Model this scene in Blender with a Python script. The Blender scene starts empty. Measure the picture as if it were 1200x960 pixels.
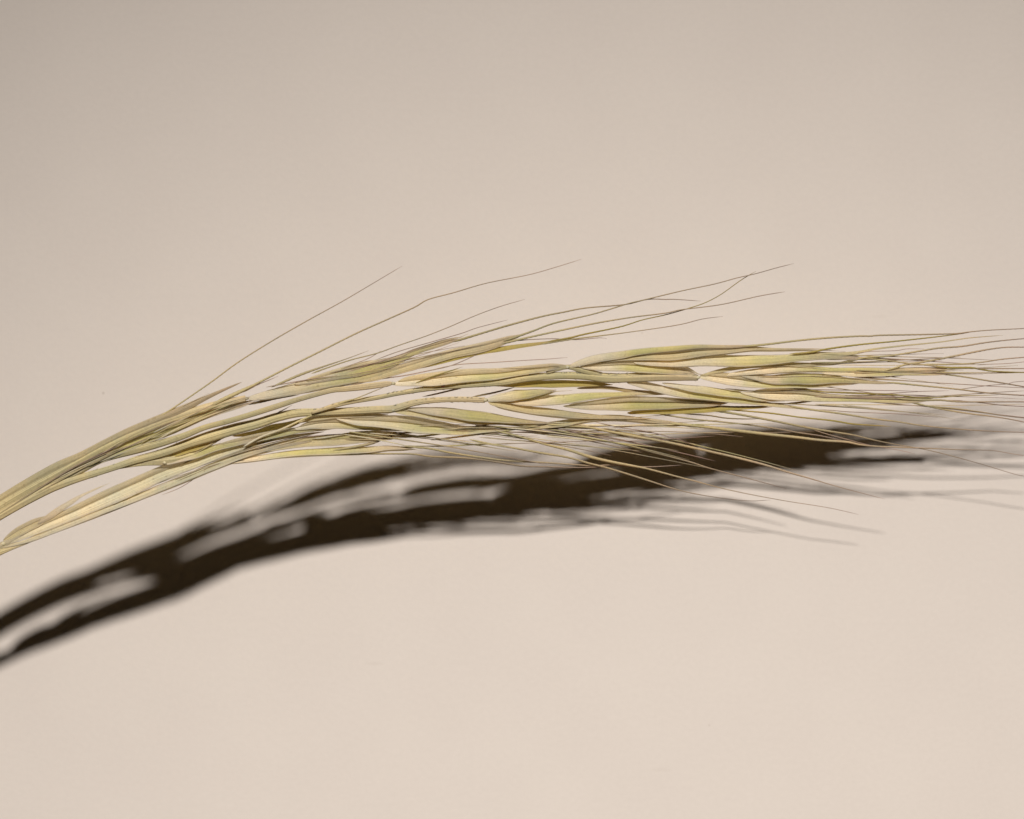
import bpy, math, random
from mathutils import Vector, Matrix
random.seed(7)
R = math.radians
scene = bpy.context.scene
col = scene.collection

# ------------------------------------------------------------------ camera
S = 0.072 / 1200.0          # metres per photo pixel on the paper (0.06 mm)
CAM_H = 0.42
cam_d = bpy.data.cameras.new("camera")
cam = bpy.data.objects.new("camera", cam_d)
col.objects.link(cam)
cam.location = (0, 0, CAM_H)
cam_d.sensor_width = 36.0
cam_d.sensor_fit = 'HORIZONTAL'
cam_d.lens = 36.0 * CAM_H / 0.072
cam_d.clip_start = 0.01
cam_d.clip_end = 20.0
scene.camera = cam

# ------------------------------------------------------------------ world
world = bpy.data.worlds.new("World")
scene.world = world
world.use_nodes = True
bg = world.node_tree.nodes["Background"]
bg.inputs[0].default_value = (1.0, 0.76, 0.68, 1)
bg.inputs[1].default_value = 0.007

# ------------------------------------------------------------------ lamp
lamp_d = bpy.data.lights.new("studio_lamp", 'SPOT')
lamp_d.energy = 26.2
lamp_d.color = (1.0, 0.965, 0.92)
lamp_d.shadow_soft_size = 0.021
lamp_d.spot_size = R(29.9)
lamp_d.spot_blend = 1.0
lamp = bpy.data.objects.new("studio_lamp", lamp_d)
col.objects.link(lamp)
lamp.location = (-0.011, 0.3445, 0.5513)
aim = Vector((0.0177, -0.1109, 0))
lamp.rotation_euler = (aim - lamp.location).to_track_quat('-Z', 'Y').to_euler()

vs = scene.view_settings
vs.view_transform = 'Standard'
vs.look = 'None'
vs.exposure = 0.0
vs.gamma = 1.0
scene.cycles.use_denoising = True
scene.cycles.denoiser = 'OPENIMAGEDENOISE'
scene.cycles.denoising_prefilter = 'ACCURATE'
scene.cycles.max_bounces = 10
scene.cycles.diffuse_bounces = 7
scene.cycles.transmission_bounces = 8
scene.cycles.transparent_max_bounces = 16

# ------------------------------------------------------------------ materials
def nodes_of(name):
    m = bpy.data.materials.new(name)
    m.use_nodes = True
    nt = m.node_tree
    nt.nodes.clear()
    return m, nt, nt.nodes.new('ShaderNodeOutputMaterial')

def N(nt, typ, **kw):
    n = nt.nodes.new(typ)
    for k, v in kw.items():
        setattr(n, k, v)
    return n

def ramp(nt, stops):
    n = nt.nodes.new('ShaderNodeValToRGB')
    els = n.color_ramp.elements
    while len(els) < len(stops):
        els.new(0.5)
    for e, (p, c) in zip(els, stops):
        e.position = p
        e.color = (*c, 1)
    return n

def mixc(nt, fac, a, b, blend='MIX'):
    n = nt.nodes.new('ShaderNodeMix')
    n.data_type = 'RGBA'
    n.blend_type = blend
    for sock, v in ((n.inputs[0], fac), (n.inputs[6], a), (n.inputs[7], b)):
        if isinstance(v, (int, float)):
            sock.default_value = v
        elif isinstance(v, tuple):
            sock.default_value = (*v, 1)
        else:
            nt.links.new(v, sock)
    return n.outputs[2]

def husk(name, stops, margin, vein=0.38, trans=0.47, rough=0.62, var=0.14, clear=0.0, nerves=0.22):
    """a dried grass scale: colour along its length (U), paler dry margins and fine veins across it (V)"""
    m, nt, out = nodes_of(name)
    L = nt.links.new
    tc = N(nt, 'ShaderNodeTexCoord')
    sep = N(nt, 'ShaderNodeSeparateXYZ')
    L(tc.outputs['UV'], sep.inputs[0])
    oi = N(nt, 'ShaderNodeObjectInfo')
    # wobble of the colour zones
    nz = N(nt, 'ShaderNodeTexNoise'); nz.inputs['Scale'].default_value = 900; nz.inputs['Detail'].default_value = 3
    L(tc.outputs['Object'], nz.inputs['Vector'])
    a = N(nt, 'ShaderNodeMath', operation='MULTIPLY_ADD')
    L(nz.outputs['Fac'], a.inputs[0]); a.inputs[1].default_value = 0.22; L(sep.outputs['X'], a.inputs[2])
    b = N(nt, 'ShaderNodeMath', operation='SUBTRACT'); L(a.outputs[0], b.inputs[0]); b.inputs[1].default_value = 0.11
    rp = ramp(nt, stops); L(b.outputs[0], rp.inputs['Fac'])
    # veins
    mp = N(nt, 'ShaderNodeMapping'); mp.inputs['Scale'].default_value = (2.6, 19, 1)
    L(tc.outputs['UV'], mp.inputs['Vector'])
    cmb = N(nt, 'ShaderNodeVectorMath', operation='ADD')
    L(mp.outputs[0], cmb.inputs[0])
    rv = N(nt, 'ShaderNodeMath', operation='MULTIPLY'); L(oi.outputs['Random'], rv.inputs[0]); rv.inputs[1].default_value = 57
    L(rv.outputs[0], cmb.inputs[1])
    vn = N(nt, 'ShaderNodeTexNoise'); vn.inputs['Scale'].default_value = 1.0; vn.inputs['Detail'].default_value = 4
    L(cmb.outputs[0], vn.inputs['Vector'])
    vr = ramp(nt, [(0.30, (0.0,)*3), (0.70, (1.0,)*3)]); L(vn.outputs['Fac'], vr.inputs['Fac'])
    c1 = mixc(nt, vein, rp.outputs[0], mixc(nt, vr.outputs[0], (0.42, 0.40, 0.36), (1.35, 1.32, 1.25)), 'MULTIPLY')
    # pale raised nerves at five places across the back
    wb = N(nt, 'ShaderNodeMath', operation='MULTIPLY_ADD'); L(vn.outputs['Fac'], wb.inputs[0]); wb.inputs[1].default_value = 0.05; L(sep.outputs['Y'], wb.inputs[2])
    pp = N(nt, 'ShaderNodeMath', operation='PINGPONG'); L(wb.outputs[0], pp.inputs[0]); pp.inputs[1].default_value = 0.1
    nr = N(nt, 'ShaderNodeMapRange'); L(pp.outputs[0], nr.inputs[0])
    nr.inputs[1].default_value = 0.06; nr.inputs[2].default_value = 0.095; nr.inputs[3].default_value = 0; nr.inputs[4].default_value = nerves
    c1 = mixc(nt, nr.outputs[0], c1, (0.84, 0.76, 0.52))
    gn = N(nt, 'ShaderNodeTexNoise'); gn.inputs['Scale'].default_value = 6500; gn.inputs['Detail'].default_value = 3; gn.inputs['Roughness'].default_value = 0.7
    L(tc.outputs['Object'], gn.inputs['Vector'])
    gr = ramp(nt, [(0.32, (0.66, 0.62, 0.56)), (0.66, (1.18, 1.18, 1.16))]); L(gn.outputs['Fac'], gr.inputs['Fac'])
    c1 = mixc(nt, 0.25, c1, gr.outputs[0], 'MULTIPLY')
    # small brown flecks
    fk = N(nt, 'ShaderNodeTexNoise'); fk.inputs['Scale'].default_value = 3800; fk.inputs['Detail'].default_value = 2
    L(tc.outputs['Object'], fk.inputs['Vector'])
    fr = N(nt, 'ShaderNodeMapRange'); L(fk.outputs['Fac'], fr.inputs[0])
    fr.inputs[1].default_value = 0.64; fr.inputs[2].default_value = 0.72; fr.inputs[3].default_value = 0; fr.inputs[4].default_value = 0.3
    c1 = mixc(nt, fr.outputs[0], c1, (0.30, 0.20, 0.10))
    # margins: |v - .5| large
    d = N(nt, 'ShaderNodeMath', operation='SUBTRACT'); L(sep.outputs['Y'], d.inputs[0]); d.inputs[1].default_value = 0.5
    ab = N(nt, 'ShaderNodeMath', operation='ABSOLUTE'); L(d.outputs[0], ab.inputs[0])
    mr = N(nt, 'ShaderNodeMapRange'); L(ab.outputs[0], mr.inputs[0])
    mr.inputs[1].default_value = 0.30; mr.inputs[2].default_value = 0.47; mr.inputs[3].default_value = 0; mr.inputs[4].default_value = 0.75
    c2 = mixc(nt, mr.outputs[0], c1, margin)
    # per-scale variation and blotches
    bl = N(nt, 'ShaderNodeTexNoise'); bl.inputs['Scale'].default_value = 420; bl.inputs['Detail'].default_value = 4
    L(tc.outputs['Object'], bl.inputs['Vector'])
    br = ramp(nt, [(0.35, (1.10, 1.02, 0.90)), (0.68, (0.80, 0.84, 0.86))]); L(bl.outputs['Fac'], br.inputs['Fac'])
    c3 = mixc(nt, 0.7, c2, br.outputs[0], 'MULTIPLY')
    hv = N(nt, 'ShaderNodeMapRange'); L(oi.outputs['Random'], hv.inputs[0])
    hv.inputs[3].default_value = 1 - var; hv.inputs[4].default_value = 1 + var
    hs = N(nt, 'ShaderNodeHueSaturation'); L(c3, hs.inputs['Color']); L(hv.outputs[0], hs.inputs['Value'])
    p = N(nt, 'ShaderNodeBsdfPrincipled')
    L(hs.outputs[0], p.inputs['Base Color'])
    p.inputs['Roughness'].default_value = rough
    p.inputs['Specular IOR Level'].default_value = 0.3
    bp = N(nt, 'ShaderNodeBump'); bp.inputs['Strength'].default_value = 0.35; bp.inputs['Distance'].default_value = 0.00012
    L(vn.outputs['Fac'], bp.inputs['Height']); L(bp.outputs[0], p.inputs['Normal'])
    t = N(nt, 'ShaderNodeBsdfTranslucent'); L(hs.outputs[0], t.inputs['Color'])
    mx = N(nt, 'ShaderNodeMixShader'); mx.inputs[0].default_value = trans
    L(p.outputs[0], mx.inputs[1]); L(t.outputs[0], mx.inputs[2])
    if clear:
        tr = N(nt, 'ShaderNodeBsdfTransparent')
        m2 = N(nt, 'ShaderNodeMixShader'); m2.inputs[0].default_value = clear
        L(mx.outputs[0], m2.inputs[1]); L(tr.outputs[0], m2.inputs[2]); L(m2.outputs[0], out.inputs[0])
    else:
        L(mx.outputs[0], out.inputs[0])
    return m

CREAM = (0.90, 0.80, 0.60)
M = {
 'g': husk('green_husk', [(0.0, CREAM), (0.20, (0.920, 0.820, 0.638)), (0.40, (0.700, 0.660, 0.296)), (0.64, (0.660, 0.610, 0.308)), (0.85, (0.660, 0.570, 0.399)), (1.0, (0.560, 0.440, 0.342))], (0.800, 0.720, 0.616)),
 'y': husk('yellow_husk', [(0.0, (0.911, 0.860, 0.739)), (0.28, (0.882, 0.790, 0.571)), (0.52, (0.725, 0.680, 0.347)), (0.8, (0.647, 0.580, 0.358)), (1.0, (0.549, 0.440, 0.347))], (0.784, 0.720, 0.616)),
 's': husk('straw_husk', [(0.0, (0.900, 0.806, 0.592)), (0.35, (0.940, 0.885, 0.685)), (0.65, (0.857, 0.806, 0.566)), (1.0, (0.557, 0.466, 0.356))], (0.857, 0.795, 0.698)),
 'l': husk('lilac_grey_husk', [(0.0, (0.788, 0.684, 0.410)), (0.3, (0.712, 0.631, 0.396)), (0.7, (0.661, 0.576, 0.382)), (1.0, (0.572, 0.457, 0.332))], (0.815, 0.726, 0.568)),
 'o': husk('olive_and_shaded_husk', [(0.0, (0.578, 0.455, 0.168)), (0.3, (0.508, 0.418, 0.119)), (0.7, (0.485, 0.407, 0.119)), (1.0, (0.485, 0.372, 0.168))], (0.601, 0.503, 0.238)),  # olive tone; on the hollow husks its darkness paints in their shade
 'b': husk('brown_husk_and_shade', [(0.0, (0.462, 0.352, 0.189)), (0.5, (0.418, 0.319, 0.168)), (1.0, (0.396, 0.286, 0.179))], (0.484, 0.385, 0.252), trans=0.4),  # brown blades and bristles, also dark strips painted in for shade lines
 'w': husk('papery_husk', [(0.0, (0.70, 0.60, 0.45)), (0.4, (0.84, 0.76, 0.63)), (1.0, (0.86, 0.78, 0.64))], (0.82, 0.74, 0.62), vein=0.25, var=0.05, clear=0.15),
 'm': husk('dry_margin_husk', [(0.0, (0.859, 0.755, 0.528)), (0.4, (0.799, 0.717, 0.528)), (1.0, (0.679, 0.579, 0.448))], (0.906, 0.830, 0.686), vein=0.7, clear=0.30),
 'p': husk('green_stalk', [(0.0, (0.773, 0.651, 0.406)), (0.3, (0.758, 0.664, 0.406)), (0.7, (0.731, 0.651, 0.372)), (1.0, (0.826, 0.678, 0.451))], (0.826, 0.717, 0.495), vein=0.8, trans=0.3),
 'a': husk('straw_awn', [(0.0, (0.661, 0.583, 0.327)), (0.35, (0.628, 0.527, 0.327)), (0.65, (0.551, 0.432, 0.309)), (1.0, (0.474, 0.343, 0.292))], (0.618, 0.516, 0.327), vein=0.25, trans=0.4, var=0.15, nerves=0.1),
 'r': husk('reddish_awn', [(0.0, (0.596, 0.469, 0.338)), (0.4, (0.538, 0.400, 0.327)), (1.0, (0.481, 0.332, 0.292))], (0.549, 0.412, 0.327), vein=0.1, trans=0.4, var=0.15, nerves=0.0),
 'h': husk('pale_hair', [(0.0, (0.66, 0.60, 0.44)), (1.0, (0.82, 0.76, 0.60))], (0.78, 0.72, 0.57), vein=0.0, trans=0.45, nerves=0.0),
}
INNER, nt_, out_ = nodes_of('husk_lining')            # the thin pale inner skin of a husk lets most light through
t_ = N(nt_, 'ShaderNodeBsdfTranslucent'); t_.inputs[0].default_value = (0.92, 0.86, 0.66, 1)
d_ = N(nt_, 'ShaderNodeBsdfDiffuse'); d_.inputs[0].default_value = (0.70, 0.58, 0.34, 1)
m_ = N(nt_, 'ShaderNodeMixShader'); m_.inputs[0].default_value = 0.8
nt_.links.new(d_.outputs[0], m_.inputs[1]); nt_.links.new(t_.outputs[0], m_.inputs[2]); nt_.links.new(m_.outputs[0], out_.inputs[0])

def paper_material():
    m, nt, out = nodes_of('warm_paper')
    L = nt.links.new
    tc = N(nt, 'ShaderNodeTexCoord')
    n1 = N(nt, 'ShaderNodeTexNoise'); n1.inputs['Scale'].default_value = 140; n1.inputs['Detail'].default_value = 5
    n2 = N(nt, 'ShaderNodeTexNoise'); n2.inputs['Scale'].default_value = 2600; n2.inputs['Detail'].default_value = 3
    for n in (n1, n2):
        L(tc.outputs['Object'], n.inputs['Vector'])
    r1 = ramp(nt, [(0.3, (0.636, 0.562, 0.504)), (0.7, (0.650, 0.576, 0.516))]); L(n1.outputs['Fac'], r1.inputs['Fac'])
    r2 = ramp(nt, [(0.3, (0.982,)*3), (0.7, (1.004,)*3)]); L(n2.outputs['Fac'], r2.inputs['Fac'])
    c = mixc(nt, 1.0, r1.outputs[0], r2.outputs[0], 'MULTIPLY')
    # sparse specks of dirt and short faint scuffs
    def specks(scale, thr, stretch, rot, amount, c):
        mp = N(nt, 'ShaderNodeMapping'); mp.inputs['Scale'].default_value = stretch; mp.inputs['Rotation'].default_value = (0, 0, R(rot))
        L(tc.outputs['Object'], mp.inputs['Vector'])
        v = N(nt, 'ShaderNodeTexVoronoi'); v.inputs['Scale'].default_value = scale
        L(mp.outputs[0], v.inputs['Vector'])
        keep = N(nt, 'ShaderNodeSeparateColor'); L(v.outputs['Color'], keep.inputs[0])
        k = N(nt, 'ShaderNodeMath', operation='GREATER_THAN'); L(keep.outputs[0], k.inputs[0]); k.inputs[1].default_value = 0.80
        mr = N(nt, 'ShaderNodeMapRange'); L(v.outputs['Distance'], mr.inputs[0])
        mr.inputs[1].default_value = thr * 0.35; mr.inputs[2].default_value = thr; mr.inputs[3].default_value = amount; mr.inputs[4].default_value = 0
        f = N(nt, 'ShaderNodeMath', operation='MULTIPLY'); L(k.outputs[0], f.inputs[0]); L(mr.outputs[0], f.inputs[1])
        return mixc(nt, f.outputs[0], c, (0.30, 0.23, 0.17))
    c = specks(210, 0.030, (1, 1, 1), 0, 0.30, c)
    c = specks(170, 0.055, (0.35, 1.8, 1), 38, 0.08, c)
    c = specks(150, 0.050, (0.35, 1.8, 1), -22, 0.06, c)
    p = N(nt, 'ShaderNodeBsdfPrincipled')
    L(c, p.inputs['Base Color'])
    p.inputs['Roughness'].default_value = 0.62
    p.inputs['Specular IOR Level'].default_value = 0.25
    bp = N(nt, 'ShaderNodeBump'); bp.inputs['Strength'].default_value = 0.12; bp.inputs['Distance'].default_value = 0.00005
    L(n2.outputs['Fac'], bp.inputs['Height']); L(bp.outputs[0], p.inputs['Normal'])
    L(p.outputs[0], out.inputs[0])
    return m

# ------------------------------------------------------------------ surface
def make_paper():
    n, half = 24, 0.45
    vs_, fs = [], []
    for j in range(n + 1):
        for i in range(n + 1):
            vs_.append((-half + 2 * half * i / n, -half + 2 * half * j / n, 0))
    for j in range(n):
        for i in range(n):
            a = j * (n + 1) + i
            fs.append((a, a + 1, a + n + 2, a + n + 1))
    me = bpy.data.meshes.new('paper_surface')
    me.from_pydata(vs_, [], fs)
    me.materials.append(paper_material())
    o = bpy.data.objects.new('paper_surface', me)
    col.objects.link(o)
    o['kind'] = 'structure'
    o['label'] = 'smooth warm beige paper surface under the grass seed head'
    return o
make_paper()

# ------------------------------------------------------------------ where the plant hangs above the paper
#            x     h    g    yc    (height in pixel units at the plant's middle line yc, and how it falls towards the near side)
HF = [(-800, 10, 0.0, 1020), (-420, 90, 0.0, 850), (-150, 125, 0.0, 700), (0, 129, 0.0, 618), (100, 130, -0.12, 570), (200, 134, -0.16, 525),
      (300, 127, -0.28, 495), (400, 120, -0.38, 480), (600, 112, -0.43, 465), (750, 92, -0.36, 455), (850, 81, -0.35, 450),
      (950, 80, -0.28, 446), (1040, 75, -0.26, 446), (1200, 65, -0.25, 446), (1400, 62, -0.25, 446)]
TALL = 1.6                  # the lamp stands 58 degrees above the paper
def height(x, y):
    for a, b in zip(HF, HF[1:]):
        if x <= b[0] or b is HF[-1]:
            t = min(1, max(0, (x - a[0]) / (b[0] - a[0])))
            h, g, yc = (a[k] + (b[k] - a[k]) * t for k in (1, 2, 3))
            return max(8, (h + g * (y - yc)) * TALL)
SAG = {'B': [(120, 0), (210, 4), (330, 4), (420, -2), (520, -4), (700, -3), (800, 0)], 'D': [(-400, -5), (100, -4), (230, 0)],
       'A': [(300, 0), (380, -9), (450, -17), (530, -17), (610, -4), (720, 0)]}
NOW = None
def sag(x):
    t = SAG.get(NOW)
    if not t or x <= t[0][0] or x >= t[-1][0]:
        return 0
    for a, b in zip(t, t[1:]):
        if x <= b[0]:
            return a[1] + (b[1] - a[1]) * (x - a[0]) / (b[0] - a[0])
# the middle line of each spikelet: its husks lie side by side at nearly one height, loose bristles spread away from it
MID = {
 'A': [(0, 590), (60, 556), (120, 522), (180, 496), (288, 465), (345, 453), (400, 442), (450, 432), (510, 418), (560, 408), (610, 398), (700, 384)],
 'B': [(120, 538), (215, 511), (300, 484), (404, 456), (461, 450), (530, 446), (590, 444), (665, 438), (733, 436), (818, 436), (900, 436), (1050, 436), (1200, 430)],
 'C': [(0, 604), (100, 558), (157, 540), (220, 522), (300, 500), (350, 490), (461, 486), (570, 482), (660, 478), (760, 474), (850, 476)],
 'D': [(0, 640), (40, 624), (125, 590), (190, 562), (260, 537), (330, 526), (400, 522), (470, 518)]}
def level(x, y):
    t = MID.get(NOW)
    if not t or x < t[0][0] or x > t[-1][0]:
        return y
    for a, b in zip(t, t[1:]):
        if x <= b[0]:
            ym = a[1] + (b[1] - a[1]) * (x - a[0]) / (b[0] - a[0])
            break
    edge = min(1, (x - t[0][0]) / 40, (t[-1][0] - x) / 40)
    d = y - ym
    e = math.copysign(min(abs(d), 12) * {'A': 0.25, 'B': 0.85, 'C': 0.85, 'D': 0.4}[NOW] + max(0, abs(d) - 12), d)
    return y + (ym + e - y) * edge
def P(x, y, dz=0):
    z = max(0.0004, (height(x, level(x, y)) + sag(x) * TALL + dz * 0.28) * S)
    k = (CAM_H - z) / CAM_H
    return Vector(((x - 600) * S * k, (480 - y) * S * k, z))

def parse(txt):
    return [tuple(float(v) for v in q.split(',')) for q in txt.split()]

def spline(pts, step):
    """Catmull-Rom through (x, y, w) points, resampled"""
    out = []
    n = len(pts)
    for i in range(n - 1):
        p0 = pts[max(0, i - 1)]; p1 = pts[i]; p2 = pts[i + 1]; p3 = pts[min(n - 1, i + 2)]
        d = math.hypot(p2[0] - p1[0], p2[1] - p1[1])
        m = max(1, int(round(d / step)))
        for k in range(m):
            t = k / m
            q = []
            for c in range(3):
                a, b, cc, dd = p0[c], p1[c], p2[c], p3[c]
                v = 0.5 * ((2 * b) + (cc - a) * t + (2 * a - 5 * b + 4 * cc - dd) * t * t + (3 * b - a - 3 * cc + dd) * t ** 3)
                q.append(v)
            q[2] = max(0.25, q[2])
            out.append(tuple(q))
    out.append(pts[-1])
    return out

def link_mesh(name, verts, faces, uvs, mat, parent, kind=None, smooth=True, inner=None):
    me = bpy.data.meshes.new(name)
    org = ORIGIN
    me.from_pydata([tuple(v - org) for v in verts], [], faces)
    uv = me.uv_layers.new(name='UVMap')
    for l in me.loops:
        uv.data[l.index].uv = uvs[l.vertex_index]
    if smooth:
        me.polygons.foreach_set('use_smooth', [True] * len(me.polygons))
    me.materials.append(mat)
    if inner:
        me.materials.append(INNER)
        me.polygons.foreach_set('material_index', [1 if i in inner else 0 for i in range(len(me.polygons))])
    me.update()
    o = bpy.data.objects.new(name, me)
    col.objects.link(o)
    if parent:
        o.parent = parent
    if kind:
        o['kind'] = kind
    return o

ORIGIN = P(-790, 1015)
ORIGIN.z = 0

def frames(pts, dz, roll):
    C = [P(x, y, dz if not callable(dz) else dz(i / max(1, len(pts) - 1))) for i, (x, y, w) in enumerate(pts)]
    F = []
    for i in range(len(C)):
        T = (C[min(i + 1, len(C) - 1)] - C[max(i - 1, 0)]).normalized()
        A = Vector((0, 0, 1)).cross(T).normalized()        # to the far (upper) side in the picture
        B = T.cross(A).normalized()                         # towards the camera
        c, s = math.cos(roll), math.sin(roll)
        F.append((C[i], A * c + B * s, B * c - A * s, T))
    return F

def scale_shape(pts, dz=0, roll=0, depth=0.21, nout=25, nin=7, kink=0.0):
    """a boat-shaped husk: convex ribbed back, hollow belly"""
    F = frames(pts, dz, roll)
    verts, uvs, faces = [], [], []
    ring = nout + nin
    ang = R(48)
    ca = math.cos(ang)
    m = len(F)
    ph = random.uniform(0, 6)
    for i, (c, A, B, T) in enumerate(F):
        w = pts[i][2] * S
        u = i / (m - 1)
        for k in range(nout):
            f = -1 + 2 * k / (nout - 1)
            rib = 1 + 0.08 * max(0.0, math.cos((f - 0.0) * 2.5 * 2 * math.pi)) ** 2 - 0.05
            a = 0.5 * w * math.sin(f * ang) / math.sin(ang)
            b = depth * w * ((math.cos(f * ang) - ca) / (1 - ca)) * rib
            wob = 1 + 0.05 * math.sin(u * 23 + ph + f * 2) + random.uniform(-.02, .02)
            verts.append(c + A * a * wob + B * (b - 0.2 * w))
            uvs.append((u, 0.5 + 0.5 * f))
        for k in range(nin):
            f = 1 - 2 * (k + 0.5) / nin
            a = 0.5 * w * math.sin(f * ang) / math.sin(ang) * 0.96
            b = depth * w * ((math.cos(f * ang) - ca) / (1 - ca)) * 0.55 - 0.03 * w
            verts.append(c + A * a + B * (b - 0.2 * w))
            uvs.append((u, 0.5 + 0.5 * f))
    global LINING
    LINING = set()
    for i in range(m - 1):
        for k in range(ring):
            if k >= nout - 1:
                LINING.add(len(faces))
            a, b = i * ring + k, i * ring + (k + 1) % ring
            faces.append((a, b, b + ring, a + ring))
    faces.append(tuple(range(ring - 1, -1, -1)))
    faces.append(tuple((m - 1) * ring + k for k in range(ring)))
    return verts, faces, uvs

def tube_shape(pts, dz=0, sides=7, barbs=0.0, flat=1.0, roll=0, ribs=0):
    F = frames(pts, dz, roll)
    verts, uvs, faces = [], [], []
    m = len(F)
    for i, (c, A, B, T) in enumerate(F):
        r = 0.5 * pts[i][2] * S
        for k in range(sides):
            th = 2 * math.pi * k / sides
            j = (1 + 0.09 * math.cos(ribs * th + 1.3) if ribs else 1) + (barbs * (1 if (i + k) % 2 else -0.6) if 0 < i < m - 1 else 0)
            verts.append(c + A * (r * j * math.cos(th)) + B * (r * j * flat * math.sin(th)))
            uvs.append((i / (m - 1), 0.5 + 0.42 * math.cos(th) if math.sin(th) >= 0 else 0.5 + 0.42 * math.cos(th)))
    for i in range(m - 1):
        for k in range(sides):
            a, b = i * sides + k, i * sides + (k + 1) % sides
            faces.append((a, b, b + sides, a + sides))
    faces.append(tuple(range(sides - 1, -1, -1)))
    faces.append(tuple((m - 1) * sides + k for k in range(sides)))
    return verts, faces, uvs

# ------------------------------------------------------------------ the grass
root = bpy.data.objects.new('grass_seed_head', None)
col.objects.link(root)
root.location = ORIGIN
root['label'] = 'dried yellow-green bearded grass seed head arching above the beige paper'
root['category'] = 'grass'

# the culm, outside the frame: it comes down to rest on the paper
culm = spline([(-160, 706, 15), (-260, 760, 16), (-420, 850, 16), (-600, 935, 16), (-790, 1015, 16)], 20)
v, f, u = tube_shape(culm, 0, sides=12)
link_mesh('stem', v, f, u, M['p'], root)

# main axis of each spikelet (a part); everything else of it is a sub-part
AXES = {
 'A': (0, "-165,708,9 -80,648,10 0,593,10 60,558,10 120,525,10 180,498,10 215,486,9 245,477,9 270,471,8 288,467,7"),
 'B': (4, "365,484,3 390,476,5 410,471,5.5 442,466,5 467,461,5 505,455,6 540,452,6 570,449,8 590,447,9 615,443,9 640,441,8 665,440,8 690,441,9 710,443,11 733,443,10 770,441,11 795,441,10 818,443,6"),
 'C': (2, "-165,710,9 -80,655,9 0,604,10 50,576,11 77,565,10 100,558,8 130,549,7 157,540,8 190,531,9 220,520,10 245,512,12 275,503,12 300,497,11 325,489,10 350,484,9 380,483,8 405,482,8 442,480,8 461,479,8 486,472,7 510,469,6 540,468,6 568,469,6"),
 'D': (0, "-165,712,9 -80,692,9 -20,657,8 0,647,7 15,642,4 32,636,2.5 42,632,0.8"),
 'E': (-2, "135,549,3 157,545,4 175,543,5 193,542,7"),
}
SP = {}
for k, (dz, txt) in AXES.items():
    NOW = k
    pts = spline(parse(txt), 5)
    v, f, u = tube_shape(pts, dz, sides=28, flat=0.55, ribs=7)
    SP[k] = link_mesh('spikelet', v, f, u, M['p'], root)

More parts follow.
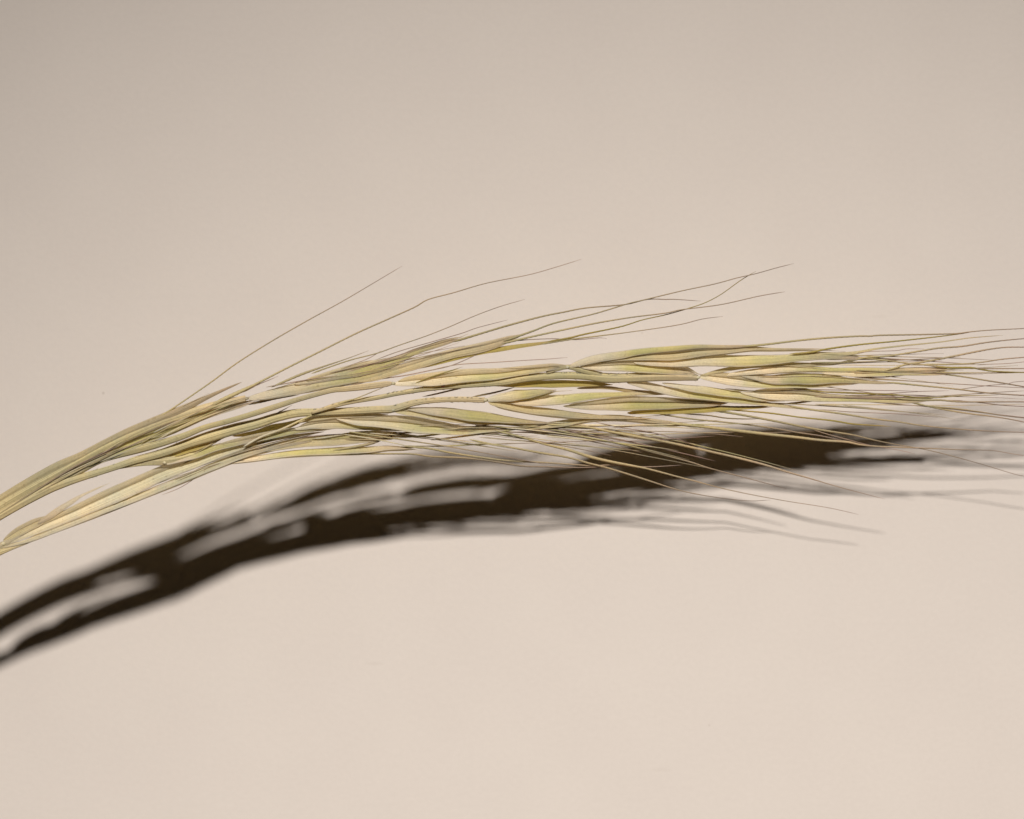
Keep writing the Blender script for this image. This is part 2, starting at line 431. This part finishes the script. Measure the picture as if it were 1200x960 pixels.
# sub-parts:  spikelet | kind (g glume, l lemma, a awn or drawn shade line, p pedicel or added shadow filler) | material | lift dz | roll (deg) | x,y,w ...
D_ = """
A p l 2 0 -165,704,5 -80,640,8 0,585,8 60,550,9 94,535,9 120,521,8 150,506,8 187,491,9 215,479,8 240,467,5 262,457,3 283,448,1.2
A g g -4 -10 40,571,4 60,560,6 100,541,10 120,534,11 157,519,12 190,506,13 215,497,10 245,486,7 284,475,4 300,470,1.5
A a a 8 0 -60,642,3 0,602,3.2 56,566,3.2 86,548,3 110,536,2.5 138,523,1.5
A l y 0 -8 290,467,5 310,463,10 330,458,13 350,453,15 375,448,15 400,444,13 425,441,10 450,435,8 480,428,5 500,422,2
A l g 3 5 345,450,3 375,444,8 400,438,11 425,433,13 450,428,11 470,421,7 487,413,5 515,404,4.5 540,397,3
A a a 3 0 530,401,4 570,389,3 597,381,3 635,371,2.6 660,366,2.4 687,361,2 732,357,1.8 759,351,1.4 780,351,1.4 793,351,1.2 821,353,0.9
A l l 4 0 405,447,3 430,444,7 455,437,9 480,430,9 510,421,9 535,414,9 560,409,9 580,404,8 597,398,5 610,394,3
A a a 5 0 590,400,4 622,389,2.8 649,379,2.4 692,369,2 713,363,2 736,356,1.8 753,352,1.8 799,341,1.5 837,333,1.4 863,326,1.3 885,321,1.2 910,314,1.1 930,309,0.8
A a a 4 0 588,403,4 617,396,3 668,385,2.6 703,378,2.4 740,372,2 780,367,1.8 799,363,1.6 845,357,1.4 890,347,1.3 920,342,1
A l o -1 0 440,443,2 470,434,4 510,426,4 560,414,4 585,409,6 610,405,5 635,402,3.5 650,399,2.5
A a o -1 0 640,401,3.2 668,396,3 684,392,2.6 727,383,2 753,375,1.6 780,369,1.5 805,362,1.4 826,355,1.3 845,345,1.2 866,330,1.2 877,323,1.1 886,318,0.8
A a a -2 0 630,404,3 668,398,2.4 700,394,2 740,389,1.4 794,381,1.3 823,374,1.1 847,371,0.8
A a r -2 0 600,400,1.6 622,398,1.3 650,397,1.2 660,398,1.2 680,398,1.2 702,396,1 711,397,0.7
A a a 6 0 185,490,3 205,477,2.4 230,460,2.2 250,446,2.2 280,424,2 320,399,1.8 360,376,1.6 400,354,1.3 434,334,1.1 471,312,0.7
A a a 6 0 245,477,5 262,468,6 275,462,6 290,455,5 302,449,3.4 337,431,2.8 375,412,2.6 417,391,2.4 455,374,2.2 486,360,2 502,351,1.7 532,343,1.5 570,332,1.3 620,322,1.1 652,313,1 681,304,0.7
A a r 5 0 285,460,2 302,451,1.5 314,446,1.2 326,441,0.7
A a l 4 0 318,454,3 350,440,4 375,431,2.8 405,421,1.4 432,411,0.7
A a a 5 0 365,438,3 381,432,2.2 411,422,1.9 442,414,1.7 467,405,1.5 499,394,1.3 527,383,1.2 557,370,1.1 587,359,1 615,351,0.7
A a r 5 0 400,432,1.3 411,428,1.1 432,420,1.1 447,411,0.8
A a r 6 0 440,422,1.2 467,412,1.2 505,401,1.2 540,391,1.1 560,384,1 595,375,0.7
A a r 0 0 395,456,2 436,446,1.8 475,440,1.6 505,434,1.5 527,429,1.3 545,422,1.2 566,412,1
A a r 8 0 505,434,1.4 522,430,1.4 540,427,1.3 575,425,1.2 622,422,1.1 640,421,1 665,419,0.7
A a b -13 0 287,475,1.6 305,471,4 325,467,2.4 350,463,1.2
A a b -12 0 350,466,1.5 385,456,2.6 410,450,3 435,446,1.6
B p p -2 0 -165,709,6 -80,650,7 0,598,8 50,570,10 90,552,10 120,538,8 164,526,9 187,520,8 215,511,7 240,501,6 270,493,6 300,484,6 325,476,6 350,468,5.5 387,458,5.5 404,456,6 430,453,7 461,449,6
B a b -10 0 330,473,1.5 366,463,3 395,458,2.6 415,455,1.5
B l y 2 -6 461,450,4 480,447,10 505,445,14 530,442,14 560,440,13 590,438,10 620,434,8 645,431,6 664,430,4
B a o 8 0 480,452,1.6 505,442,2 527,435,1.6 542,430,1
B p p 1 0 640,436,5 655,432,5 666,430,5 678,433,6 690,436,6 712,441,6
B g g 3 8 666,430,3 680,425,7 700,420,9 725,416,9 750,412,7 790,408,6 820,406,4.5 857,406,3.5 880,405,3
B a a 4 0 870,406,3.6 895,404,3.4 937,399,3 970,396,3 1007,394,2.7 1020,394,2.5 1032,393,2.5 1087,392,2.3 1120,391,2 1137,389,1.7 1160,387,1.5 1200,385,1.3 1240,382,0.9
B l g 1 -6 680,430,3 700,430,8 725,429,11 750,430,12 775,432,12 800,435,9 818,440,4
B l l 0 0 697,425,3 727,419,7 760,417,10 790,416,11 825,412,10 850,410,8 880,408,5 905,409,3 937,409,2 968,409,1
B l y 5 4 743,425,3 765,425,8 790,424,11 820,422,13 850,422,14 880,422,13 910,421,11 940,418,9 970,417,8 1000,419,6 1015,420,4
B a a 4 0 1005,419,3.5 1025,421,2.6 1050,424,2.4 1065,426,2.4 1087,428,2.4 1107,431,2.2 1150,432,2 1175,432,1.8 1210,432,1.4
B a o 3 0 925,415,3 950,413,3.2 970,409,3 1007,404,2.6 1050,400,2.2 1087,396,2 1120,392,1.6 1140,389,1
B l l 1 0 945,416,6 965,415,6 985,415,5 1005,413,3.6 1025,409,2.4 1050,406,2 1100,401,1.5 1137,396,1.2 1175,393,0.8
B a r 4 0 1005,414,1.2 1020,412,1.1 1050,411,1.1 1062,409,1 1083,409,0.7
B a a 5 0 990,424,3 1000,422,3.2 1016,419,3 1032,418,3 1050,416,2.8 1081,411,2.8 1100,408,2.7 1127,406,2.5 1152,402,2.2 1177,399,1.8 1210,396,1.4
B l l -3 0 820,441,3 845,434,4.5 870,430,5 900,427,6 940,427,5 960,427,4 980,426,3 1000,422,2.5 1012,420,1.8
B g g 3 -8 820,442,4 840,443,10 865,446,12 890,449,11 920,450,9 950,451,7 985,450,4 1010,449,2
B l g 1 5 848,440,3 870,437,6 895,434,8 920,432,8 950,432,6 985,433,5 1020,433,5 1050,434,7 1075,434,8 1095,433,6 1110,432,3
B l g 5 -4 868,440,2 885,442,7 905,444,11 930,443,14 955,443,14 980,444,10 1000,446,6 1025,448,4 1050,449,3
B a a 5 0 1040,448,3 1080,452,2.6 1120,456,2.4 1162,461,2.2 1210,464,1.8
B l y 4 0 963,437,2 985,437,6 1010,438,7 1035,437,7 1060,437,6 1085,438,4 1110,439,2.5
B a a 0 0 1090,437,3 1100,438,2.6 1125,441,2.4 1156,446,2.3 1175,449,2.2 1210,455,1.8
B a b -2 0 1005,442,1.4 1037,442,1.4 1069,439,0.9
B a a 3 0 1030,436,3 1050,431,3 1062,427,3 1077,425,3 1100,421,3 1120,417,3 1145,412,2.8 1162,409,2.3 1181,407,2 1210,407,1.6
B a a 2 0 1080,427,2.5 1112,427,2.4 1137,426,2.2 1155,424,2 1175,421,1.9 1210,418,1.6
B a o 3 0 1090,429,3 1112,431,3.4 1137,431,3 1150,433,2.6 1162,435,2.2 1181,436,2 1210,437,1.7
B a a 0 0 1088,436,3 1125,437,2.2 1175,437,1.8 1210,436,1.5
B a r 0 0 1145,428,1.1 1157,427,1.1 1182,426,1 1210,423,0.8
B l g 2 -12 733,446,5 750,449,9 770,454,11 795,459,11 820,463,10 845,466,9 870,469,8 900,473,6 930,477,4 950,480,3.2
B a a 4 0 925,476,3.6 950,480,3.2 987,485,3 1025,491,2.6 1050,494,2.4 1075,498,2.2 1100,501,2 1137,504,1.8 1175,506,1.5 1210,507,1.2
B l y 4 -10 776,449,2 800,453,7 830,457,10 860,461,9 890,466,7 920,470,3
B l y 3 0 868,460,2 890,462,8 915,463,12 940,464,11 970,467,7 1000,468,5.5 1030,469,5 1055,470,5.5 1075,470,4 1090,469,3
B a b -4 0 920,473,2 935,472,3 960,469,3 990,470,2 1020,470,1.5
B a a 3 0 1050,467,3 1081,469,3.2 1102,469,3 1125,471,2.4 1162,471,2 1210,471,1.6
B a a 3 0 1060,471,3 1070,472,3 1087,476,2.8 1112,481,2.6 1137,485,2.2 1162,488,2 1187,492,1.7 1210,497,1.4
B a a 4 0 1075,473,2.5 1087,476,2.2 1120,479,2.2 1150,483,2 1175,487,1.7 1210,491,1.4
B a r 2 0 1105,469,1.6 1125,470,1.6 1150,472,1.5 1175,475,1.4 1210,477,1.2
B a o 2 0 925,455,2 942,456,3 962,459,2.5 1000,461,2.2 1050,463,2 1075,466,1.8 1100,466,1.6 1125,464,1.4 1170,463,0.9
B a r 1 0 1000,465,1.2 1031,462,1.2 1075,459,1.1 1112,458,0.7
B a r 1 0 1120,457,1.2 1157,452,1.1 1181,450,1 1187,448,0.9 1210,446,0.8
B l o -6 -10 576,451,3 605,450,7 635,449,9 660,449,9 690,449,7 718,451,3
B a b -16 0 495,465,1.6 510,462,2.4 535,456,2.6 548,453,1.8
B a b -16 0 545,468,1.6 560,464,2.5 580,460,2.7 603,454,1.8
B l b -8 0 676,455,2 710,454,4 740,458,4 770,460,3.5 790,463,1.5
C a a -2 0 222,535,4 245,522,4 265,511,3.5 300,497,2.6 320,487,2 342,475,0.9
C l o -8 -25 176,538,2 196,535,6 220,527,8 235,522,8 252,516,2
C l o -46 -25 272,511,2 300,506,10 320,500,13 340,496,10 356,491,6 380,487,3
C a y 12 0 285,524,3.5 304,513,3.4 330,503,3.2 356,491,3 375,483,2.6 398,473,2.2 417,467,1.7 442,457,1.4 455,452,0.9
C l y -2 -5 345,503,3 370,498,9 395,497,10 420,499,8 445,502,5 480,504,2
C l l -4 0 350,495,2 375,489,6 400,486,7 430,486,5 455,486,2
C g l 4 -10 461,481,4 480,483,8 500,485,9 530,490,9 560,494,6 592,497,2.5
C l g 3 -5 475,479,2 495,480,8 520,482,12 545,485,14 570,488,13 595,491,9 620,494,5 650,496,2.5
C l y 1 -12 393,490,2 415,493,9 440,494,12 465,496,15 490,499,16 515,502,13 540,505,9 570,504,6 600,503,2.5
C l y 3 8 569,469,4 585,466,9 605,463,12 630,460,8 652,457,3
C g l 5 -12 572,471,5 595,475,9 620,479,10 645,482,10 670,485,9 700,488,6 730,489,4 762,491,2
C l g 2 4 586,469,2 610,470,9 635,469,12 660,467,12 690,464,9 720,462,6 750,461,5 790,461,2.5
C l g 4 -4 660,476,2 685,476,7 710,475,11 735,474,13 765,474,12 795,474,9 825,474,6 852,473,2.5
C l o 0 -10 735,484,3 770,481,8 807,480,9 840,478,8 870,478,4 905,477,1.5
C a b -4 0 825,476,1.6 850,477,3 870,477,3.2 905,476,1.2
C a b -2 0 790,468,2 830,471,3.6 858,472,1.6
C l l 1 -5 608,503,4 640,498,7 665,495,8 690,490,7 727,489,6 765,493,5 800,497,4.5
C a a 4 0 785,496,5 832,501,5 857,504,5 900,509,4.8 937,513,4.2 962,516,4 992,518,3.6 1007,521,2.8 1025,523,2.4 1050,524,2.2 1075,525,2 1125,527,1.6 1162,528,1.2 1181,531,1 1205,535,0.8
C a a 3 0 550,515,3 572,520,3.2 602,525,3 635,531,3.4 665,536,3.2 690,543,3 710,548,2.8 740,557,2.8 765,565,2.6 790,573,1.8 811,578,1.4 840,583,1.1 877,587,1 903,586,0.7
C a a 6 0 580,504,3 590,507,3.4 610,512,3.4 640,521,3.6 665,527,4.4 690,535,4.6 715,541,4.2 747,547,3.2 765,551,2.8 795,559,2.4 815,564,2 845,572,1.5 877,579,1.3 920,587,1.1 970,595,0.9 1006,603,0.7
C a a 5 0 615,499,2.6 644,503,2.8 665,507,3 690,513,2.8 735,522,2.8 765,530,2.6 807,541,2.4 832,549,2 870,559,1.6 889,564,1.3 922,573,0.8
C a a 6 0 640,497,3 662,499,3.4 690,501,3.6 715,506,4 747,512,4.4 765,515,4.2 795,521,3.8 840,531,3.6 870,538,3.6 900,546,3.4 922,553,3 950,561,2 970,567,1.5 995,574,1.2 1037,585,0.7
C a r 7 0 695,494,1.2 727,501,1.2 747,504,1.2 765,507,1.1 787,513,1.1 815,522,0.7
C a r 8 0 585,520,1.3 635,519,1.3 690,517,1.2 740,517,1.1 777,515,1.1 807,513,1 838,511,0.8
C a o 1 0 850,480,2 900,484,2.5 937,489,2.2 975,493,2.6 1000,497,2.4 1031,499,1.8 1045,500,1
C a a 4 0 830,480,4 862,485,3.6 900,492,3.4 925,497,3.2 950,502,3.2 975,506,3 1000,510,2.4 1025,516,1.8 1050,521,1.5 1080,526,1.3 1110,533,1.2 1150,544,1 1190,556,0.9 1207,559,0.8
C a a 3 0 770,485,2 810,491,2.4 840,494,2.5 870,497,2.3 907,502,2.5 935,507,2.2 962,511,2 990,517,1.2
C a b 2 0 800,485,1.5 830,487,2 850,490,2 870,491,1.8 890,491,0.9
C a r 5 0 940,498,1.2 960,506,1.2 985,513,1.1 1020,522,1 1055,528,0.9 1072,532,0.7
C a r 2 0 960,480,1.2 975,481,1.3 1000,483,1.2 1050,485,1.1 1075,487,1 1099,489,0.7
C a y 2 0 460,513,2.5 505,510,3 540,503,3 582,496,1.6
C a y 3 0 505,516,2.4 545,511,3 590,505,3.2 620,500,3 652,494,1.5
C a r 3 0 625,501,1.3 640,502,1.3 670,504,1.3 710,508,1.1 730,509,0.7
D g l -2 -15 2,636,3 20,625,8 40,615,8 62,605,3
D g w 3 0 44,614,3 60,603,7 80,590,6 95,581,3.2 110,574,2 129,566,0.9
D l s 2 -4 4,638,4 40,622,9 87,602,13 125,585,15 157,571,15 190,556,14 225,543,12 260,530,10 300,518,7 340,511,4 380,506,2
D l s 4 -14 0,641,4 30,634,5 62,620,9 100,605,10 140,590,9 180,574,9 215,560,9 250,545,10 290,531,8 330,522,5 365,517,2.5
D g w 2 -10 130,592,2 150,586,5 190,569,6 212,561,4 235,551,2
D p s 0 0 -165,708,9 -80,677,10 -20,649,10 0,640,8 18,632,4 36,624,1.5
D a b 0 0 118,604,1 150,592,1.3 175,580,1 196,571,0.8
D a b 5 0 205,565,1.5 232,554,2.2 256,544,2.4 290,539,1.5
D a r 0 0 190,580,0.8 208,573,1 222,565,1.1 234,556,0.8
D l g 3 -14 253,544,3 296,537,7 330,532,8 362,529,9 400,527,10 430,526,9 455,524,6 485,525,3.5
D l l 1 -6 268,537,4 300,528,7 330,522,9 362,518,10 400,516,10 440,513,8 475,511,4
D a a 3 0 470,524,3.6 485,524,3.4 505,526,3 530,531,3 570,537,3 597,540,3 635,542,2.8 665,544,2.4 696,546,2.1 715,545,1.9 747,547,1.7 767,547,1.5 785,546,1.2 800,545,0.9
D a a 4 0 360,532,1.6 380,532,2 430,532,2.6 480,532,2.8 505,535,3 547,537,3 580,541,3 610,546,2.8 635,547,2.4 677,548,1.8 712,547,1
D a a 5 0 390,528,3.4 430,521,4.6 450,514,4 470,508,3 502,505,1.6
D a y 3 0 470,522,1.6 510,523,2 560,521,2 605,520,1
D a y 3 0 365,514,2 380,513,3 417,507,3.2 445,506,2.4 475,507,1.2
D a r 4 0 300,527,2 330,517,2.4 360,512,2 400,509,1.5 440,509,0.9
D a b 2 0 252,538,1.6 291,527,2.4 337,515,2.2 365,510,1
E p p -1 0 165,542,4 182,540,6 205,538,8 230,532,6 255,526,2
E l g 3 -8 193,543,5 215,536,9 235,530,10 255,523,9 275,519,8 305,513,3
E l y 2 0 250,524,2 275,519,7 300,514,8 330,508,7 360,504,4 395,501,2
E a b 1 0 210,546,1.5 232,535,3 248,529,2
"""
def taper(q, a, b, lo):
    d = [0.0]
    for p0, p1 in zip(q, q[1:]):
        d.append(d[-1] + math.hypot(p1[0] - p0[0], p1[1] - p0[1]))
    out = []
    for (x, y, w), s in zip(q, d):
        f = min(1, s / a) if a else 1
        g = min(1, (d[-1] - s) / b) if b else 1
        k = (lo + (1 - lo) * math.sin(f * math.pi / 2)) * (lo + (1 - lo) * math.sin(g * math.pi / 2))
        out.append((x, y, max(0.3, w * k)))
    return out
KIND = {'g': 'glume', 'l': 'lemma', 'a': 'awn', 'p': 'pedicel'}
LEMMAS = []
for line in D_.strip().split('\n'):
    sp, kd, mt, dz, roll, rest = line.split(' ', 5)
    pts = parse(rest)
    NOW = sp
    dz = float(dz)
    if kd == 'a':  # a few low brown ones are dark strips drawn where shade falls
        q = taper([(x, y, max(0.5, w * 0.72)) for x, y, w in spline(pts, 3.0)], 10 if pts[0][0] > 20 else 0, 12, 0.2)
        v, f, u = tube_shape(q, dz, sides=6, barbs=0.10 if max(p[2] for p in pts) > 1.4 else 0.04)
    elif kd == 'p':  # straw one on D and the one on E are added to fill the shadow
        q = taper(spline(pts, 5.0), 0, 8, 0.3)
        v, f, u = tube_shape(q, dz, sides=28, flat=0.55, ribs=7)
    else:
        q = taper([(x, y, w * 1.06) for x, y, w in spline(pts, 4.0)], 4, 18, 0.2)
        LEMMAS.append((sp, q, dz))
        wm = max(p[2] for p in pts)
        if wm >= 7 and mt in 'gysl':
            # the thin dry inner scale that shows past the edges of the husk
            for side in random.sample((-1, 1), random.choice((0, 1, 1, 1))):
                off = side * random.uniform(0.30, 0.44)
                pl = []
                n = len(q)
                st = random.randint(1, 4)
                for i in range(st, n):
                    x, y, w = q[i]
                    e = (i - st) / (n - st)
                    dx, dy = q[min(i + 1, n - 1)][0] - q[max(i - 1, 0)][0], q[min(i + 1, n - 1)][1] - q[max(i - 1, 0)][1]
                    L = math.hypot(dx, dy) or 1
                    o_ = off * w + side * 1.5 * e
                    pl.append((x - dy / L * o_, y + dx / L * o_, w * 0.42 + 0.8))
                ex = random.uniform(8, 30)
                x, y, w = pl[-1]
                pl += [(x + dx / L * ex * t, y + dy / L * ex * t + side * 1.5 * t, max(0.5, w * (1 - t))) for t in (0.3, 0.65, 1)]
                pl = taper(pl, 8, 12, 0.15)
                v, f, u = scale_shape(pl, dz - 2.0, R(random.uniform(-14, 6)), depth=0.22, nout=13, nin=5)
                link_mesh('palea', v, f, u, M[random.choice('mmmy')], SP[sp], inner=LINING)
        v, f, u = scale_shape(q, dz, R(float(roll) - 22 + random.uniform(-6, 6)))
    link_mesh(KIND[kd], v, f, u, M[mt], SP[sp], inner=LINING if kd in 'gl' else None)

# the many hair-fine bristles between and below the husks
rnd = random.Random(21)
def fine(sp, x0, y0, ang, ln, w, bend, mt, dz):
    global NOW
    NOW = sp
    pts = []
    n = 6
    x, y, a = x0, y0, ang
    for i in range(n + 1):
        pts.append((x, y, w * (1 - 0.6 * i / n)))
        x += math.cos(a) * ln / n
        y += math.sin(a) * ln / n
        a += bend / n + rnd.uniform(-.02, .02)
    q = taper(spline(pts, 4.0), 10, 25, 0.3)
    v, f, u = tube_shape(q, dz, sides=5, barbs=0.05)
    link_mesh('awn', v, f, u, M[mt], SP[sp])
for i in range(38):      # low fringe
    x0 = rnd.uniform(400, 720); fine('C', x0, 503 + (500 - 503) * (x0 - 400) / 300 + rnd.uniform(-6, 12), rnd.uniform(-.06, .16), rnd.uniform(90, 240), rnd.uniform(1.2, 2.2), rnd.uniform(-.05, .14), rnd.choice('aarymms'), rnd.uniform(0, 8))
for i in range(28):      # right-hand tips
    x0 = rnd.uniform(840, 1010); fine('B', x0, rnd.uniform(412, 476), rnd.uniform(-.06, .10), rnd.uniform(120, 260), rnd.uniform(1.1, 1.9), rnd.uniform(-.06, .08), rnd.choice('aarm'), rnd.uniform(-2, 5))
for i in range(9):       # along the upper spikelet
    x0 = rnd.uniform(300, 470); fine('A', x0, 462 - (x0 - 300) * 0.22 + rnd.uniform(-8, 6), rnd.uniform(-.34, -.16), rnd.uniform(70, 170), rnd.uniform(1.0, 1.6), rnd.uniform(-.02, .10), rnd.choice('ar'), rnd.uniform(0, 6))
for i in range(18):      # left bundle
    x0 = rnd.uniform(-20, 190); fine(rnd.choice('ABC'), x0, 596 - (x0 * 0.52) + rnd.uniform(-6, 8) + max(0, x0 - 90) * 0.12, rnd.uniform(-.55, -.42), rnd.uniform(70, 150), rnd.uniform(1.3, 2.2), rnd.uniform(.08, .22), rnd.choice('aysm'), rnd.uniform(4, 9))
for i in range(7):       # lowest spikelet
    x0 = rnd.uniform(125, 300); fine('D', x0, 624 - x0 * 0.33 + rnd.uniform(-6, 6), rnd.uniform(-.42, -.28), rnd.uniform(70, 150), rnd.uniform(1.0, 1.8), rnd.uniform(.05, .2), rnd.choice('sywm'), rnd.uniform(3, 8))

# fine hairs on the axes and on the backs of the husks
def hairs(sp, rows):
    global NOW
    NOW = sp
    verts, faces, uvs = [], [], []
    for (q, dz, dens, lmin, lmax) in rows:
        for i in range(2, len(q) - 2):
            for _ in range(dens):
                if random.random() > 0.7:
                    continue
                x, y, w = q[i]
                dx, dy = q[i + 1][0] - q[i - 1][0], q[i + 1][1] - q[i - 1][1]
                n = math.hypot(dx, dy) or 1
                tx, ty = dx / n, dy / n
                s = random.uniform(-1, 1)
                s = math.copysign(abs(s) ** 0.5, s)
                bx, by = x - ty * s * w * 0.47 + tx * random.uniform(-3, 3), y + tx * s * w * 0.47
                up = math.sqrt(max(0, 1 - s * s)) * w * 0.3
                ln = random.uniform(lmin, lmax)
                sd = s * random.uniform(0.2, 0.8)
                b = P(bx, by, dz + up)
                tip = P(bx + tx * ln - ty * sd * ln * 0.8, by + ty * ln + tx * sd * ln * 0.8, dz + up + random.uniform(0.3, 1.6))
                r = random.uniform(0.34, 0.5) * S
                d = (tip - b).normalized()
                A = d.orthogonal().normalized(); B = d.cross(A)
                k = len(verts)
                for t in range(3):
                    th = t * 2.0944
                    verts.append(b + A * r * math.cos(th) + B * r * math.sin(th)); uvs.append((0.1, 0.5))
                verts.append(tip); uvs.append((0.9, 0.5))
                faces += [(k, k + 1, k + 3), (k + 1, k + 2, k + 3), (k + 2, k, k + 3)]
    return link_mesh('fine_hairs', verts, faces, uvs, M['h'], SP[sp], kind='stuff', smooth=False)
ax = {k: spline(parse(t), 5) for k, (d, t) in AXES.items()}
hairs('B', [(ax['B'][:16], 4, 2, 2, 4), (ax['B'][16:], 4, 6, 2, 5)])
hairs('C', [(ax['C'][60:], 2, 4, 2, 4.5)])
hairs('A', [(ax['A'][70:], 0, 1, 2, 3.5)])

# pale swollen joints where the husks are set on
def joint(sp, x, y, w, dz):
    global NOW
    NOW = sp
    w *= 0.8
    pts = [(x - w * .6, y, w * .35), (x - w * .3, y, w * .9), (x, y, w), (x + w * .35, y, w * .8), (x + w * .6, y, w * .3)]
    v, f, u = tube_shape(pts, dz, sides=9)
    link_mesh('joint', v, f, u, M['s'], SP[sp])
for j in (('A', 289, 467, 5, 5), ('B', 461, 449.5, 5, 4), ('B', 665, 430.5, 5, 5), ('B', 818, 442.5, 5, 6), ('B', 733, 445, 5, 6),
          ('C', 461, 480.5, 6, 6), ('C', 569, 469, 6, 6), ('D', 4, 637.5, 6, 3), ('E', 193, 542.5, 5, 5)):
    joint(*j)

# the tiny orange speck sitting on the middle spikelet
def speck():
    m, nt, out = nodes_of('orange_speck')
    p = N(nt, 'ShaderNodeBsdfPrincipled')
    p.inputs['Base Color'].default_value = (0.42, 0.13, 0.05, 1)
    p.inputs['Roughness'].default_value = 0.4
    nt.links.new(p.outputs[0], out.inputs[0])
    pts = [(517.4, 453, 1.4), (518.2, 452.6, 3.2), (519.4, 452, 4.0), (520.6, 451.4, 3.4), (521.6, 451.2, 1.4)]
    global NOW
    NOW = 'B'
    v, f, u = tube_shape(pts, 9, sides=9)
    o = link_mesh('speck', v, f, u, m, None)
    o.location = ORIGIN
    o['label'] = 'tiny orange-red speck clinging to the middle of the grass seed head'
    o['category'] = 'speck'
speck()
